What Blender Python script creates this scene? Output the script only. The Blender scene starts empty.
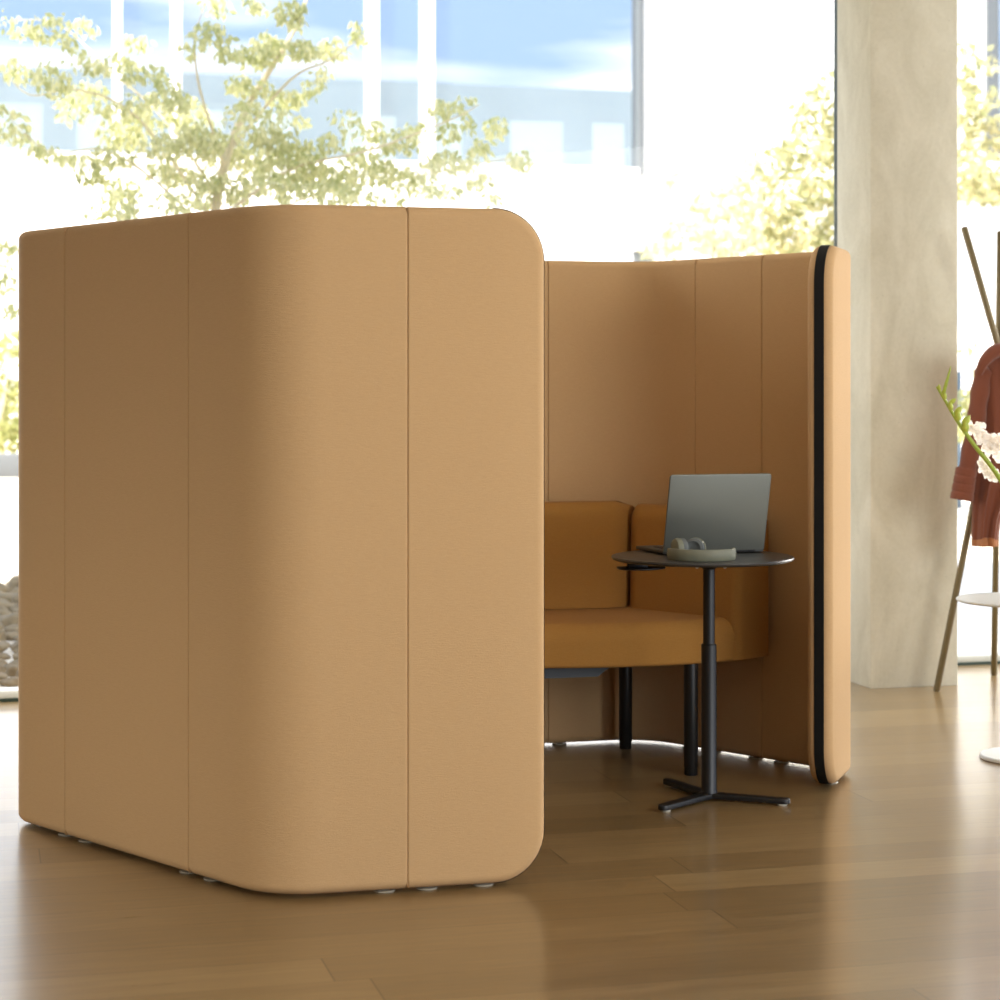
import bpy, bmesh, math, random
from mathutils import Vector, Matrix
from math import sin, cos, pi, sqrt, atan2, radians

random.seed(7)
S = bpy.context.scene
COL = S.collection
TH = radians(14.6)                      # the building's axis against the view
U = Vector((cos(TH), sin(TH), 0)); V = Vector((-sin(TH), cos(TH), 0))
CAMZ = 1.21
F = 2000.0


def at(x, y, Y):                        # point seen at photo position (x, y), Y metres away
    return Vector(((x - 500) / F * Y, Y, CAMZ - (y - 391) / F * Y))


def R(a, b, z=0.0):                     # building coordinates -> world
    return U * a + V * b + Vector((0, 0, z))


# ------------------------------------------------------------------ materials
def lin(c):
    return tuple(((v / 255) / 12.92 if v / 255 <= .04045 else ((v / 255 + .055) / 1.055) ** 2.4) for v in c)


class NT:
    def __init__(self, name):
        self.m = bpy.data.materials.new(name); self.m.use_nodes = True
        self.t = self.m.node_tree
        self.t.nodes.clear()
        self.out = self.n('ShaderNodeOutputMaterial')

    def n(self, kind, ins=None, **kw):
        nd = self.t.nodes.new(kind)
        for k, v in kw.items(): setattr(nd, k, v)
        for k, v in (ins or {}).items():
            if isinstance(v, tuple) and len(v) == 2 and hasattr(v[0], 'outputs'):
                self.t.links.new(v[0].outputs[v[1]], nd.inputs[k])
            elif hasattr(v, 'outputs'):
                self.t.links.new(v.outputs[0], nd.inputs[k])
            else:
                nd.inputs[k].default_value = v
        return nd

    def math(self, op, a, b=0.0, c=None):
        ins = {0: a, 1: b}
        if c is not None: ins[2] = c
        return self.n('ShaderNodeMath', ins, operation=op)

    def done(self, sh):
        self.t.links.new(sh.outputs[0], self.out.inputs[0]); return self.m


def c4(c): return (c[0], c[1], c[2], 1.0)


def plain(name, rgb, rough=.5, metal=0.0, var=.06, scale=30, bump=0.0, spec=.5, coat=0.0):
    t = NT(name); c = lin(rgb)
    tc = t.n('ShaderNodeTexCoord')
    no = t.n('ShaderNodeTexNoise', {'Vector': (tc, 'Object'), 'Scale': scale, 'Detail': 3.0})
    mx = t.n('ShaderNodeMix', {0: (no, 0), 6: c4([v * (1 - var) for v in c]), 7: c4([min(1, v * (1 + var)) for v in c])}, data_type='RGBA')
    ins = {'Base Color': (mx, 2), 'Roughness': rough, 'Metallic': metal, 'Specular IOR Level': spec, 'Coat Weight': coat}
    b = t.n('ShaderNodeBsdfPrincipled', ins)
    if bump:
        bp = t.n('ShaderNodeBump', {'Height': (no, 0), 'Strength': bump, 'Distance': .003})
        t.t.links.new(bp.outputs[0], b.inputs['Normal'])
    return t.done(b)


def fabric(name, rgb, rgb2, weave=420, sheen=.25):
    t = NT(name); tc = t.n('ShaderNodeTexCoord')
    st = t.n('ShaderNodeMapping', {'Vector': (tc, 'Object'), 'Scale': (1, 1, 7.0)})
    n1 = t.n('ShaderNodeTexNoise', {'Vector': (st, 0), 'Scale': 60.0, 'Detail': 4.0, 'Roughness': .65})
    n2 = t.n('ShaderNodeTexNoise', {'Vector': (tc, 'Object'), 'Scale': float(weave), 'Detail': 2.0})
    s = t.math('ADD', t.math('MULTIPLY', (n1, 0), .6), t.math('MULTIPLY', (n2, 0), .4))
    mx = t.n('ShaderNodeMix', {0: s, 6: c4(lin(rgb)), 7: c4(lin(rgb2))}, data_type='RGBA')
    bp = t.n('ShaderNodeBump', {'Height': s, 'Strength': .5, 'Distance': .002})
    b = t.n('ShaderNodeBsdfPrincipled', {'Base Color': (mx, 2), 'Roughness': .9, 'Specular IOR Level': .15,
                                         'Sheen Weight': sheen, 'Sheen Roughness': .5, 'Normal': bp})
    return t.done(b)


def wood_floor():
    t = NT('oak_plank_floor')
    geo = t.n('ShaderNodeNewGeometry')
    rot = t.n('ShaderNodeVectorRotate', {'Vector': (geo, 'Position'), 'Angle': -TH}, rotation_type='Z_AXIS')
    sp = t.n('ShaderNodeSeparateXYZ', {0: rot})
    W, L = .1715, 1.75
    v = t.math('DIVIDE', t.math('SUBTRACT', (sp, 1), 4.738 - 20 * W), W)
    row = t.math('FLOOR', v); fv = t.math('FRACT', v)
    wn = t.n('ShaderNodeTexWhiteNoise', {'W': row}, noise_dimensions='1D')
    u = t.math('DIVIDE', t.math('ADD', (sp, 0), t.math('MULTIPLY', (wn, 0), L * 3.7)), L)
    col = t.math('FLOOR', u); fu = t.math('FRACT', u)
    cid = t.n('ShaderNodeCombineXYZ', {0: row, 1: col})
    pl = t.n('ShaderNodeTexWhiteNoise', {'Vector': cid}, noise_dimensions='2D')
    # seams
    ev = t.math('MULTIPLY', t.math('MINIMUM', fv, t.math('SUBTRACT', 1.0, fv)), W)
    eu = t.math('MULTIPLY', t.math('MINIMUM', fu, t.math('SUBTRACT', 1.0, fu)), L)
    sv = t.math('SUBTRACT', 1.0, t.math('MINIMUM', t.math('DIVIDE', ev, .002), 1.0))
    su = t.math('SUBTRACT', 1.0, t.math('MINIMUM', t.math('DIVIDE', eu, .003), 1.0))
    seam = t.math('MAXIMUM', t.math('MULTIPLY', sv, .8), su)
    # grain
    gv = t.n('ShaderNodeCombineXYZ', {0: t.math('MULTIPLY', (sp, 0), 1.6), 1: t.math('MULTIPLY', (sp, 1), 26.0), 2: t.math('MULTIPLY', (pl, 0), 40.0)})
    g1 = t.n('ShaderNodeTexNoise', {'Vector': gv, 'Scale': 1.6, 'Detail': 6.0, 'Roughness': .62, 'Distortion': .6})
    gv2 = t.n('ShaderNodeCombineXYZ', {0: t.math('MULTIPLY', (sp, 0), 9.0), 1: t.math('MULTIPLY', (sp, 1), 240.0), 2: t.math('MULTIPLY', (pl, 0), 17.0)})
    g2 = t.n('ShaderNodeTexNoise', {'Vector': gv2, 'Scale': 1.0, 'Detail': 2.0})
    g = t.math('ADD', t.math('MULTIPLY', (g1, 0), .62), t.math('MULTIPLY', (g2, 0), .38))
    f = t.math('ADD', t.math('MULTIPLY', t.math('SUBTRACT', g, .5), 1.3), t.math('ADD', t.math('MULTIPLY', (pl, 0), .40), .30))
    ramp = t.n('ShaderNodeValToRGB', {0: f})
    e = ramp.color_ramp.elements
    e[0].position = 0.0; e[0].color = c4(lin((100, 83, 54)))
    e[1].position = 1.0; e[1].color = c4(lin((160, 137, 96)))
    m1 = e = ramp.color_ramp.elements.new(.5); m1.color = c4(lin((132, 109, 73)))
    mx = t.n('ShaderNodeMix', {0: t.math('MULTIPLY', seam, .75), 6: (ramp, 0), 7: c4(lin((45, 32, 20)))}, data_type='RGBA')
    rg = t.math('ADD', t.math('MULTIPLY', (g1, 0), .12), .24)
    h = t.math('SUBTRACT', t.math('MULTIPLY', g, .25), seam)
    bp = t.n('ShaderNodeBump', {'Height': h, 'Strength': .12, 'Distance': .002})
    b = t.n('ShaderNodeBsdfPrincipled', {'Base Color': (mx, 2), 'Roughness': rg, 'Specular IOR Level': .6, 'Normal': bp, 'Coat Weight': .55, 'Coat Roughness': .16, 'Coat IOR': 1.5})
    return t.done(b)


def concrete(name, base, dark):
    t = NT(name); tc = t.n('ShaderNodeTexCoord')
    st = t.n('ShaderNodeMapping', {'Vector': (tc, 'Object'), 'Scale': (1, 1, .45)})
    n1 = t.n('ShaderNodeTexNoise', {'Vector': (st, 0), 'Scale': 5.5, 'Detail': 7.0, 'Roughness': .62, 'Distortion': .7})
    n2 = t.n('ShaderNodeTexNoise', {'Vector': (tc, 'Object'), 'Scale': 70.0, 'Detail': 4.0})
    vo = t.n('ShaderNodeTexVoronoi', {'Vector': (tc, 'Object'), 'Scale': 26.0})
    pit = t.math('LESS_THAN', (vo, 0), .055)
    f = t.math('ADD', t.math('MULTIPLY', (n1, 0), .8), t.math('MULTIPLY', (n2, 0), .2))
    ramp = t.n('ShaderNodeValToRGB', {0: f})
    e = ramp.color_ramp.elements
    e[0].position = .3; e[0].color = c4(lin(dark)); e[1].position = .68; e[1].color = c4(lin(base))
    mx = t.n('ShaderNodeMix', {0: t.math('MULTIPLY', pit, .35), 6: (ramp, 0), 7: c4(lin([v * .6 for v in dark]))}, data_type='RGBA')
    bp = t.n('ShaderNodeBump', {'Height': t.math('SUBTRACT', f, t.math('MULTIPLY', pit, .4)), 'Strength': .2, 'Distance': .004})
    b = t.n('ShaderNodeBsdfPrincipled', {'Base Color': (mx, 2), 'Roughness': .8, 'Specular IOR Level': .3, 'Normal': bp})
    return t.done(b)


def clear_glass(name, refl=1.0, tint=(1, 1, 1)):
    t = NT(name)
    fr = t.n('ShaderNodeFresnel', {'IOR': 1.45})
    tr = t.n('ShaderNodeBsdfTransparent', {'Color': c4(tint)})
    gl = t.n('ShaderNodeBsdfGlossy', {'Roughness': .0})
    mx = t.n('ShaderNodeMixShader', {0: t.math('MULTIPLY', fr, refl), 1: tr, 2: gl})
    return t.done(mx)


def facade_glass():
    t = NT('reflective_office_glass')
    tc = t.n('ShaderNodeTexCoord')
    no = t.n('ShaderNodeTexNoise', {'Vector': (tc, 'Object'), 'Scale': .35, 'Detail': 1.0})
    bp = t.n('ShaderNodeBump', {'Height': (no, 0), 'Strength': .05, 'Distance': .05})
    gl = t.n('ShaderNodeBsdfGlossy', {'Color': (.62, .64, .66, 1), 'Roughness': .01, 'Normal': bp})
    df = t.n('ShaderNodeBsdfDiffuse', {'Color': c4(lin((96, 116, 128)))})
    mx = t.n('ShaderNodeMixShader', {0: .8, 1: df, 2: gl})
    return t.done(mx)


def leafy(name, a, b, trans=.45):
    t = NT(name); geo = t.n('ShaderNodeNewGeometry')
    no = t.n('ShaderNodeTexNoise', {'Vector': (geo, 'Position'), 'Scale': 2.2, 'Detail': 2.0})
    f = t.math('ADD', t.math('MULTIPLY', (geo, 'Random Per Island'), .55), t.math('MULTIPLY', (no, 0), .45))
    mx = t.n('ShaderNodeMix', {0: f, 6: c4(lin(a)), 7: c4(lin(b))}, data_type='RGBA')
    d = t.n('ShaderNodeBsdfPrincipled', {'Base Color': (mx, 2), 'Roughness': .55, 'Specular IOR Level': .3})
    tr = t.n('ShaderNodeBsdfTranslucent', {'Color': (mx, 2)})
    ms = t.n('ShaderNodeMixShader', {0: trans, 1: d, 2: tr})
    return t.done(ms)


M = {}
M['floor'] = wood_floor()
M['fab'] = fabric('tan_screen_fabric', (190, 155, 111), (209, 175, 130), sheen=.06)
M['sofa'] = fabric('caramel_wool', (150, 106, 50), (174, 128, 66), weave=300, sheen=.03)
M['zip'] = plain('black_zip_tape', (26, 27, 27), .6, bump=.3, scale=400)
M['black'] = plain('black_powder_coat', (20, 21, 22), .42, var=.1)
M['slate'] = plain('slate_blue_metal', (62, 69, 73), .5)
M['glide'] = plain('pale_plastic_glide', (170, 165, 150), .4)
M['steel'] = plain('bright_screw_steel', (235, 230, 215), .3, .3)
M['top'] = plain('black_laminate', (48, 47, 45), .38, var=.08)
M['alu'] = plain('silver_aluminium', (106, 109, 102), .42, .6, var=.03, scale=300)
M['deck'] = plain('dark_aluminium', (70, 71, 69), .5, .5)
M['screen'] = plain('dark_display', (12, 13, 15), .15)
M['keys'] = plain('dark_keys', (28, 28, 30), .6)
M['sage'] = plain('sage_plastic', (112, 114, 96), .55)
M['cush'] = plain('grey_cushion', (100, 106, 106), .7)
M['conc'] = concrete('cast_concrete', (214, 211, 193), (188, 184, 163))
M['white'] = plain('white_plaster', (236, 233, 226), .8)
M['taupe'] = plain('taupe_wall_paint', (150, 136, 116), .9)
M['ceil'] = plain('white_ceiling_paint', (225, 220, 210), .9)
M['frame'] = plain('pale_window_metal', (205, 210, 206), .4)
M['gasket'] = plain('dark_green_gasket', (38, 58, 50), .5)
M['glass'] = clear_glass('window_glass', .4)
M['vase'] = clear_glass('vase_glass', 1.6, (.93, .97, .95))
M['fglass'] = facade_glass()
M['fwall'] = plain('white_render', (246, 243, 240), .9, var=.02, scale=2)
M['fmull'] = plain('white_mullion', (240, 236, 232), .6)
M['fdark'] = plain('dark_grey_frame', (92, 96, 98), .5)
M['grey'] = plain('grey_metal_box', (58, 61, 58), .6)
M['upper'] = plain('grey_blue_cladding', (196, 208, 210), .7, var=.15, scale=.5)
M['uglass'] = plain('pale_green_panel', (232, 242, 238), .5)
M['ground'] = plain('pale_gravel', (226, 214, 196), .95, var=.14, scale=14, bump=.6)
M['pave'] = plain('pale_paving', (236, 228, 218), .9, var=.05, scale=3)
M['kerb'] = plain('grey_kerb_stone', (112, 114, 114), .9)
M['stone'] = plain('mottled_garden_stone', (138, 122, 96), .9, var=.6, scale=16, bump=.8)
M['leaf'] = leafy('pale_birch_leaf', (146, 155, 84), (238, 232, 190))
M['leaf2'] = leafy('autumn_yellow_leaf', (144, 154, 102), (222, 210, 170), .5)
M['leaf3'] = leafy('hedge_leaf', (142, 152, 88), (214, 208, 150), .4)
M['bark'] = plain('pale_bark', (206, 192, 160), .85, var=.2, scale=20, bump=.4)
M['olive'] = plain('olive_bronze_tube', (112, 100, 70), .42, .35)
M['coat'] = fabric('rust_brown_cloth', (104, 58, 42), (130, 78, 58), weave=500, sheen=.3)
M['coat2'] = fabric('tan_lining', (160, 108, 72), (176, 122, 84), weave=500)
M['ptable'] = plain('pale_grey_lacquer', (208, 214, 214), .35, var=.02)
M['stem'] = plain('fresh_green_stem', (150, 172, 60), .5, var=.2, scale=60)
M['petal'] = leafy('white_petal', (255, 253, 248), (255, 248, 240), .5)
M['bud'] = plain('yellow_green_bud', (176, 192, 78), .5, var=.2, scale=80)
M['post'] = plain('blue_grey_fence_metal', (84, 100, 116), .6)


# ------------------------------------------------------------------ mesh helpers
def new(): return bmesh.new()


def obj(name, bm, mat, parent=None, smooth=40, loc=None):
    me = bpy.data.meshes.new(name)
    bmesh.ops.recalc_face_normals(bm, faces=bm.faces) if smooth != 'leaf' else None
    bm.to_mesh(me); bm.free()
    if mat: me.materials.append(M[mat])
    if smooth == 'leaf':
        pass
    elif smooth:
        for p in me.polygons: p.use_smooth = True
        me.set_sharp_from_angle(angle=radians(smooth))
    o = bpy.data.objects.new(name, me); COL.objects.link(o)
    if parent: o.parent = parent
    if loc is not None: o.location = loc
    return o


def tag(o, label, cat, group=None):
    o['label'] = label; o['category'] = cat
    if group: o['group'] = group
    return o


def thing(name, label, cat, loc=(0, 0, 0), rz=0.0, group=None):
    o = bpy.data.objects.new(name, None); COL.objects.link(o)
    o.empty_display_size = .05
    o.location = loc; o.rotation_euler = (0, 0, rz)
    return tag(o, label, cat, group)


def struct(name, bm, mat, smooth=40, parent=None):
    o = obj(name, bm, mat, parent, smooth)
    if parent is None: o['kind'] = 'structure'
    return o


def box(bm, c, size, mat=None, bevel=0.0, seg=2):
    r = bmesh.ops.create_cube(bm, size=1.0)
    vs = r['verts']
    for v in vs: v.co = Vector((v.co.x * size[0], v.co.y * size[1], v.co.z * size[2]))
    if bevel:
        es = list({e for v in vs for e in v.link_edges})
        g = bmesh.ops.bevel(bm, geom=es, offset=bevel, segments=seg, affect='EDGES', profile=.5)
        vs = list({v for f in g['faces'] for v in f.verts} | {v for v in vs if v.is_valid})
        # bevel returns the new geometry; take the whole connected island
        seen = set(vs); st = list(vs)
        while st:
            a = st.pop()
            for e in a.link_edges:
                b = e.other_vert(a)
                if b not in seen: seen.add(b); st.append(b)
        vs = list(seen)
    for v in vs:
        v.co = (mat @ v.co if mat else v.co) + Vector(c)
    return vs


def rbox(bm, a0, a1, b0, b1, z0, z1, bevel=0.0):     # box in building axes
    box(bm, R((a0 + a1) / 2, (b0 + b1) / 2, (z0 + z1) / 2), (a1 - a0, b1 - b0, z1 - z0), Matrix.Rotation(TH, 3, 'Z'), bevel)


def frame_axes(d):
    d = d.normalized()
    x = d.cross(Vector((0, 0, 1)))
    if x.length < 1e-3: x = Vector((1, 0, 0))
    x.normalize(); return x, d.cross(x).normalized()


def tube(bm, pts, rad, n=12, cap=True):
    pts = [Vector(p) for p in pts]
    rads = rad if isinstance(rad, (list, tuple)) else [rad] * len(pts)
    rings = []; px = None
    for i, p in enumerate(pts):
        d = (pts[min(i + 1, len(pts) - 1)] - pts[max(i - 1, 0)])
        x, y = frame_axes(d)
        if px is not None:
            x = (px - d.normalized() * px.dot(d.normalized()))
            x.normalize(); y = d.normalized().cross(x)
        px = x
        rings.append([bm.verts.new(p + (x * cos(2 * pi * k / n) + y * sin(2 * pi * k / n)) * rads[i]) for k in range(n)])
    for a, b in zip(rings, rings[1:]):
        for k in range(n): bm.faces.new((a[k], a[(k + 1) % n], b[(k + 1) % n], b[k]))
    if cap:
        bm.faces.new(rings[0][::-1]); bm.faces.new(rings[-1])


def lathe(bm, prof, c=(0, 0, 0), n=48):
    c = Vector(c); rings = []
    for r, z in prof:
        if r < 1e-6: rings.append([bm.verts.new(c + Vector((0, 0, z)))])
        else: rings.append([bm.verts.new(c + Vector((r * cos(2 * pi * k / n), r * sin(2 * pi * k / n), z))) for k in range(n)])
    for a, b in zip(rings, rings[1:]):
        for k in range(n):
            q = [a[k % len(a)], a[(k + 1) % n % len(a)], b[(k + 1) % n % len(b)], b[k % len(b)]]
            q = list(dict.fromkeys(q))
            if len(q) > 2: bm.faces.new(q)


def slab(bm, outline, z0, z1, rt=.01, rb=.004, seg=5, crown=0.0):
    """closed outline (list of xy, counter-clockwise) with rounded upper and lower edges"""
    P = [Vector((p[0], p[1])) for p in outline]; n = len(P)
    nrm = []
    for i in range(n):
        a = (P[i] - P[i - 1]); b = (P[(i + 1) % n] - P[i])
        t = (a.normalized() + b.normalized())
        if t.length < 1e-6: t = b
        t.normalize(); nn = Vector((-t.y, t.x))
        k = max(.45, nn.dot(Vector((-a.normalized().y, a.normalized().x))))
        nrm.append(nn / k)
    prof = []
    for j in range(seg + 1):
        ph = pi / 2 * j / seg; prof.append((rb * (1 - sin(ph)), z0 + rb * (1 - cos(ph))))
    for j in range(seg + 1):
        ph = pi / 2 * j / seg; prof.append((rt * (1 - cos(ph)), z1 - rt + rt * sin(ph)))
    rings = [[bm.verts.new((P[i].x + nrm[i].x * d, P[i].y + nrm[i].y * d, z)) for i in range(n)] for d, z in prof]
    for a, b in zip(rings, rings[1:]):
        for i in range(n): bm.faces.new((a[i], a[(i + 1) % n], b[(i + 1) % n], b[i]))
    bm.faces.new(rings[0][::-1]); bm.faces.new(rings[-1])


def smooth_closed(pts, k=6):                          # Catmull-Rom through a closed list
    out = []; n = len(pts); P = [Vector(p) for p in pts]
    for i in range(n):
        p0, p1, p2, p3 = P[i - 1], P[i], P[(i + 1) % n], P[(i + 2) % n]
        for j in range(k):
            t = j / k
            out.append(.5 * ((2 * p1) + (p2 - p0) * t + (2 * p0 - 5 * p1 + 4 * p2 - p3) * t * t + (3 * p1 - p0 - 3 * p2 + p3) * t ** 3))
    return out


def smooth_open(pts, k=6):
    P = [Vector(p) for p in pts]; out = []
    for i in range(len(P) - 1):
        p0 = P[max(i - 1, 0)]; p1 = P[i]; p2 = P[i + 1]; p3 = P[min(i + 2, len(P) - 1)]
        for j in range(k):
            t = j / k
            out.append(.5 * ((2 * p1) + (p2 - p0) * t + (2 * p0 - 5 * p1 + 4 * p2 - p3) * t * t + (3 * p1 - p0 - 3 * p2 + p3) * t ** 3))
    out.append(P[-1]); return out


def fillet_poly(pts, rads, step=.02, closed=False):   # polyline (2-D) with round corners, returns dense points
    P = [Vector(p) for p in pts]; out = []
    n = len(P)
    for i in range(n):
        if not closed and i in (0, n - 1): out.append(P[i]); continue
        a = (P[i - 1] - P[i]).normalized(); b = (P[(i + 1) % n] - P[i]).normalized()
        r = rads[i]
        ang = a.angle(b)
        tl = r / math.tan(ang / 2)
        s, e = P[i] + a * tl, P[i] + b * tl
        c = P[i] + (a + b).normalized() * (r / sin(ang / 2))
        a0 = atan2(s.y - c.y, s.x - c.x); a1 = atan2(e.y - c.y, e.x - c.x)
        d = (a1 - a0 + pi) % (2 * pi) - pi
        k = max(3, int(abs(d) * r / step * 1.5) + 2, 8)
        for j in range(k + 1): out.append(c + Vector((cos(a0 + d * j / k), sin(a0 + d * j / k))) * r)
    return out


class Path:
    def __init__(self, pts):
        self.p = pts; self.s = [0.0]
        for a, b in zip(pts, pts[1:]): self.s.append(self.s[-1] + (b - a).length)
        self.L = self.s[-1]

    def get(self, s):
        s = min(max(s, 0), self.L)
        i = 0
        while i < len(self.s) - 2 and self.s[i + 1] < s: i += 1
        t = (s - self.s[i]) / max(1e-9, self.s[i + 1] - self.s[i])
        return self.p[i].lerp(self.p[i + 1], t)

    def tan(self, s, h=.012):
        d = self.get(min(s + h, self.L)) - self.get(max(s - h, 0)); return d.normalized()

    def near(self, x, y):
        best = (9, 0); k = 600
        for j in range(k + 1):
            s = self.L * j / k; d = (self.get(s) - Vector((x, y))).length
            if d < best[0]: best = (d, s)
        return best[1]


def world(path, s, off, z):                           # off > 0 goes towards the right hand of the path (the camera side)
    p = path.get(s); t = path.tan(s)
    return Vector((p.x + t.y * off, p.y - t.x * off, z))


PZ0, PZ1, PT, PR = .008, 1.656, .078, .125


def outline(s0, s1, z0, z1, RL, RR, K):
    out = []; m = 10
    for j in range(m + 1):
        a = pi / 2 * j / m; out.append((s0 + RL * (1 - sin(pi / 2 - a)) if 0 else s0 + RL * (1 - cos(a)), z0 + RL * (1 - sin(a))))
    a0, a1 = s0 + RL, s1 - RR
    for j in range(1, K): out.append((a0 + (a1 - a0) * j / K, z0))
    for j in range(m + 1):
        a = pi / 2 * j / m; out.append((s1 - RR * (1 - sin(a)), z0 + RR * (1 - cos(a))))
    return out


def panel_bm(path, s0, s1, endL=False, endR=False):
    bm = new(); J = 6; r = .024; rs = .0035
    rl = r if endL else rs; rr = r if endR else rs
    K = max(6, int((s1 - s0) / .02))
    front, back = [], []
    for j in range(J + 1):
        ph = pi / 2 * j / J; f = 1 - cos(ph); h = PT / 2 - r + r * sin(ph)
        dl, dr, dz = rl * f, rr * f, r * f
        RL = max(.004, (PR - dl)) if endL else .004; RR = max(.004, PR - dr) if endR else .004
        lo = outline(s0 + dl, s1 - dr, PZ0 + dz, PZ1 - dz, RL, RR, K)
        loop = lo + [(s, PZ0 + PZ1 - z) for s, z in lo[::-1]]
        hs = PT / 2 - rs + rs * sin(ph); hh = [h] * len(loop); m_ = len(lo)
        if not endL: hh[0] = hh[-1] = hs
        if not endR: hh[m_ - 1] = hh[m_] = hs
        front.append([bm.verts.new(world(path, s, e_, z)) for (s, z), e_ in zip(loop, hh)])
        back.append([bm.verts.new(world(path, s, -e_, z)) for (s, z), e_ in zip(loop, hh)])
    n = len(front[0])
    for side in (front, back):
        for a, b in zip(side, side[1:]):
            for i in range(n): bm.faces.new((a[i], a[(i + 1) % n], b[(i + 1) % n], b[i]))
        c = side[-1]; h = n // 2
        for i in range(h - 1): bm.faces.new((c[i], c[i + 1], c[n - 2 - i], c[n - 1 - i]))
    for i in range(n): bm.faces.new((front[0][i], front[0][(i + 1) % n], back[0][(i + 1) % n], back[0][i]))
    return bm


def zip_bm(path, end, s_end, w=.030, depth=.0025):
    """black tape running up the rounded end of a screen, over its top and bottom corners"""
    bm = new(); pts = []; m = 14
    sg = 1 if end == 'R' else -1
    def arc(zc, a0, a1):
        for j in range(m + 1):
            a = a0 + (a1 - a0) * j / m
            pts.append((s_end - sg * PR + sg * cos(a) * (PR + depth), zc + sin(a) * (PR + depth)))
    arc(PZ0 + PR, -pi / 2, 0); arc(PZ1 - PR, 0, pi / 2)
    rows = []
    for s, z in pts:
        e = max(0, sg * (s - s_end)); ss = s
        row = []
        for o in (-w / 2, -w / 2 + .001, w / 2 - .001, w / 2):
            p = path.get(min(max(ss, 0), path.L)); t = path.tan(s_end if (sg > 0) else 0)
            ex = ss - min(max(ss, 0), path.L)
            off = o
            row.append(Vector((p.x + t.x * ex + t.y * off, p.y + t.y * ex - t.x * off, z)))
        rows.append(row)
    vr = [[bm.verts.new(v) for v in r_] for r_ in rows]
    # inner copy gives the tape a thickness
    for a, b in zip(vr, vr[1:]):
        for k in range(3): bm.faces.new((a[k], a[k + 1], b[k + 1], b[k]))
    g = bmesh.ops.solidify(bm, geom=bm.faces[:], thickness=.004)
    return bm


def screen(name, label, path, seams, endL, endR, glides, zips, fold=None):
    root = thing(name, label, 'privacy screen', (-.1, 5.7, 0))
    cuts = [0.0] + seams + [path.L]
    inv = Matrix.Translation(-root.location)
    for i, (a, b) in enumerate(zip(cuts, cuts[1:])):
        g = .0002
        bm = panel_bm(path, a + (g if i else 0), b - (g if i < len(cuts) - 2 else 0), endL and i == 0, endR and i == len(cuts) - 2)
        bm.transform(inv)
        obj('fabric_panel', bm, 'fab', root, 50)
    for e in zips:
        bm = zip_bm(path, e, path.L if e == 'R' else 0.0); bm.transform(inv)
        obj('zip_tape', bm, 'zip', root, 40)
    for s in glides:
        p = world(path, s, 0, 0) - root.location
        bm = new()
        lathe(bm, [(0, 0), (.024, 0), (.026, .002), (.024, .004), (.010, .005), (.008, .007), (.008, .012), (0, .012)], p, 20)
        obj('glide_foot', bm, 'glide', root, 40)
    return root


# ------------------------------------------------------------------ booth screen: one long hexagon, open at front right
def cross(p, d, q, e):
    p, d, q, e = Vector(p), Vector(d), Vector(q), Vector(e)
    k = ((q.x - p.x) * e.y - (q.y - p.y) * e.x) / (d.x * e.y - d.y * e.x)
    return p + d * k


H = PT / 2
dF = Vector((cos(TH), sin(TH))); nF = Vector((-sin(TH), cos(TH)))
dW = Vector((.702, -.712)).normalized(); nW = Vector((.712, .702)).normalized()
d3 = Vector((-.30, -.954)).normalized(); n3 = Vector((.954, -.30)).normalized()
dfr = (Vector((.113, 4.900)) - Vector((-.5505, 4.732))).normalized(); nfr = Vector((-dfr.y, dfr.x))
pF = Vector((-.5505, 4.732)) + nfr * H                # centre lines of the six runs
pW = Vector((-.7755, 4.971)) + nW * H; dWl = (Vector((-.7755, 4.971)) - Vector((-1.176, 5.396))).normalized()
A_ = Vector((-1.362, 5.593)); dA = Vector((.266, .964)); nA = Vector((.964, -.266))
pA = A_ + nA * H
pB = Vector((.4945, 6.89)) + nF * H
pRt = Vector((.4945, 6.89)) + nW * H
C3 = Vector((1.036, 6.338)); E3 = Vector((.925, 6.04)); d3 = (E3 - C3).normalized(); n3 = Vector((-d3.y, d3.x))
p3 = C3 + n3 * H
D0 = Vector((.113, 4.900)) + nfr * H
k1 = cross(pF, dfr, pW, dWl); k2 = cross(pW, dWl, pA, dA); k3 = cross(pA, dA, pB, dF); k4 = cross(pB, dF, pRt, dW); k5 = cross(pRt, dW, p3, d3)
path = Path(fillet_poly([tuple(v) for v in (D0, k1, k2, k3, k4, k5, E3 + n3 * H)], [0, .18, .06, .22, .24, .085, 0]))


def sp_(x, y, n): return path.near(x + n.x * H, y + n.y * H)


sL = [sp_(-.2245, 4.813, nfr), sp_(-.7755, 4.971, nW), sp_(-1.176, 5.396, nW), path.near(*(pA + dA * .45)), sp_(-.42, 6.652, nF), sp_(.168, 6.805, nF), sp_(.655, 6.725, nW), sp_(.855, 6.52, nW)]
gl = []
for s in sL: gl += [s - .055, s + .05]
gl += [path.L - .16, .15]
booth = screen('booth_screen', 'tall tan fabric booth screen of angled panels wrapped around the sofa', path, sL, True, True, gl, ['L', 'R'])

# ------------------------------------------------------------------ sofa
nb = Vector((-sin(TH), cos(TH)))                      # out through the back screen
nr = Vector((.712, .702)).normalized()
wd = Vector((.702, -.712)).normalized()
ub = Vector((cos(TH), sin(TH)))
CI = Vector((.4945, 6.89))                            # inner corner of the screens


def inset(d):                                         # the corner of the two walls, moved d into the booth
    return CI - (nb + nr).normalized() * (d / cos((nb.angle(nr)) / 2))


sofa = thing('corner_sofa', 'caramel wool bench sofa with angled corner back, inside the tan booth', 'sofa', (.1, 6.5, 0))
so = Vector((.1, 6.5))
LEFT = 1.42                                           # run along the back screen
RIGHT = .568


def loc2(p): return (p.x - so.x, p.y - so.y)


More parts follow.
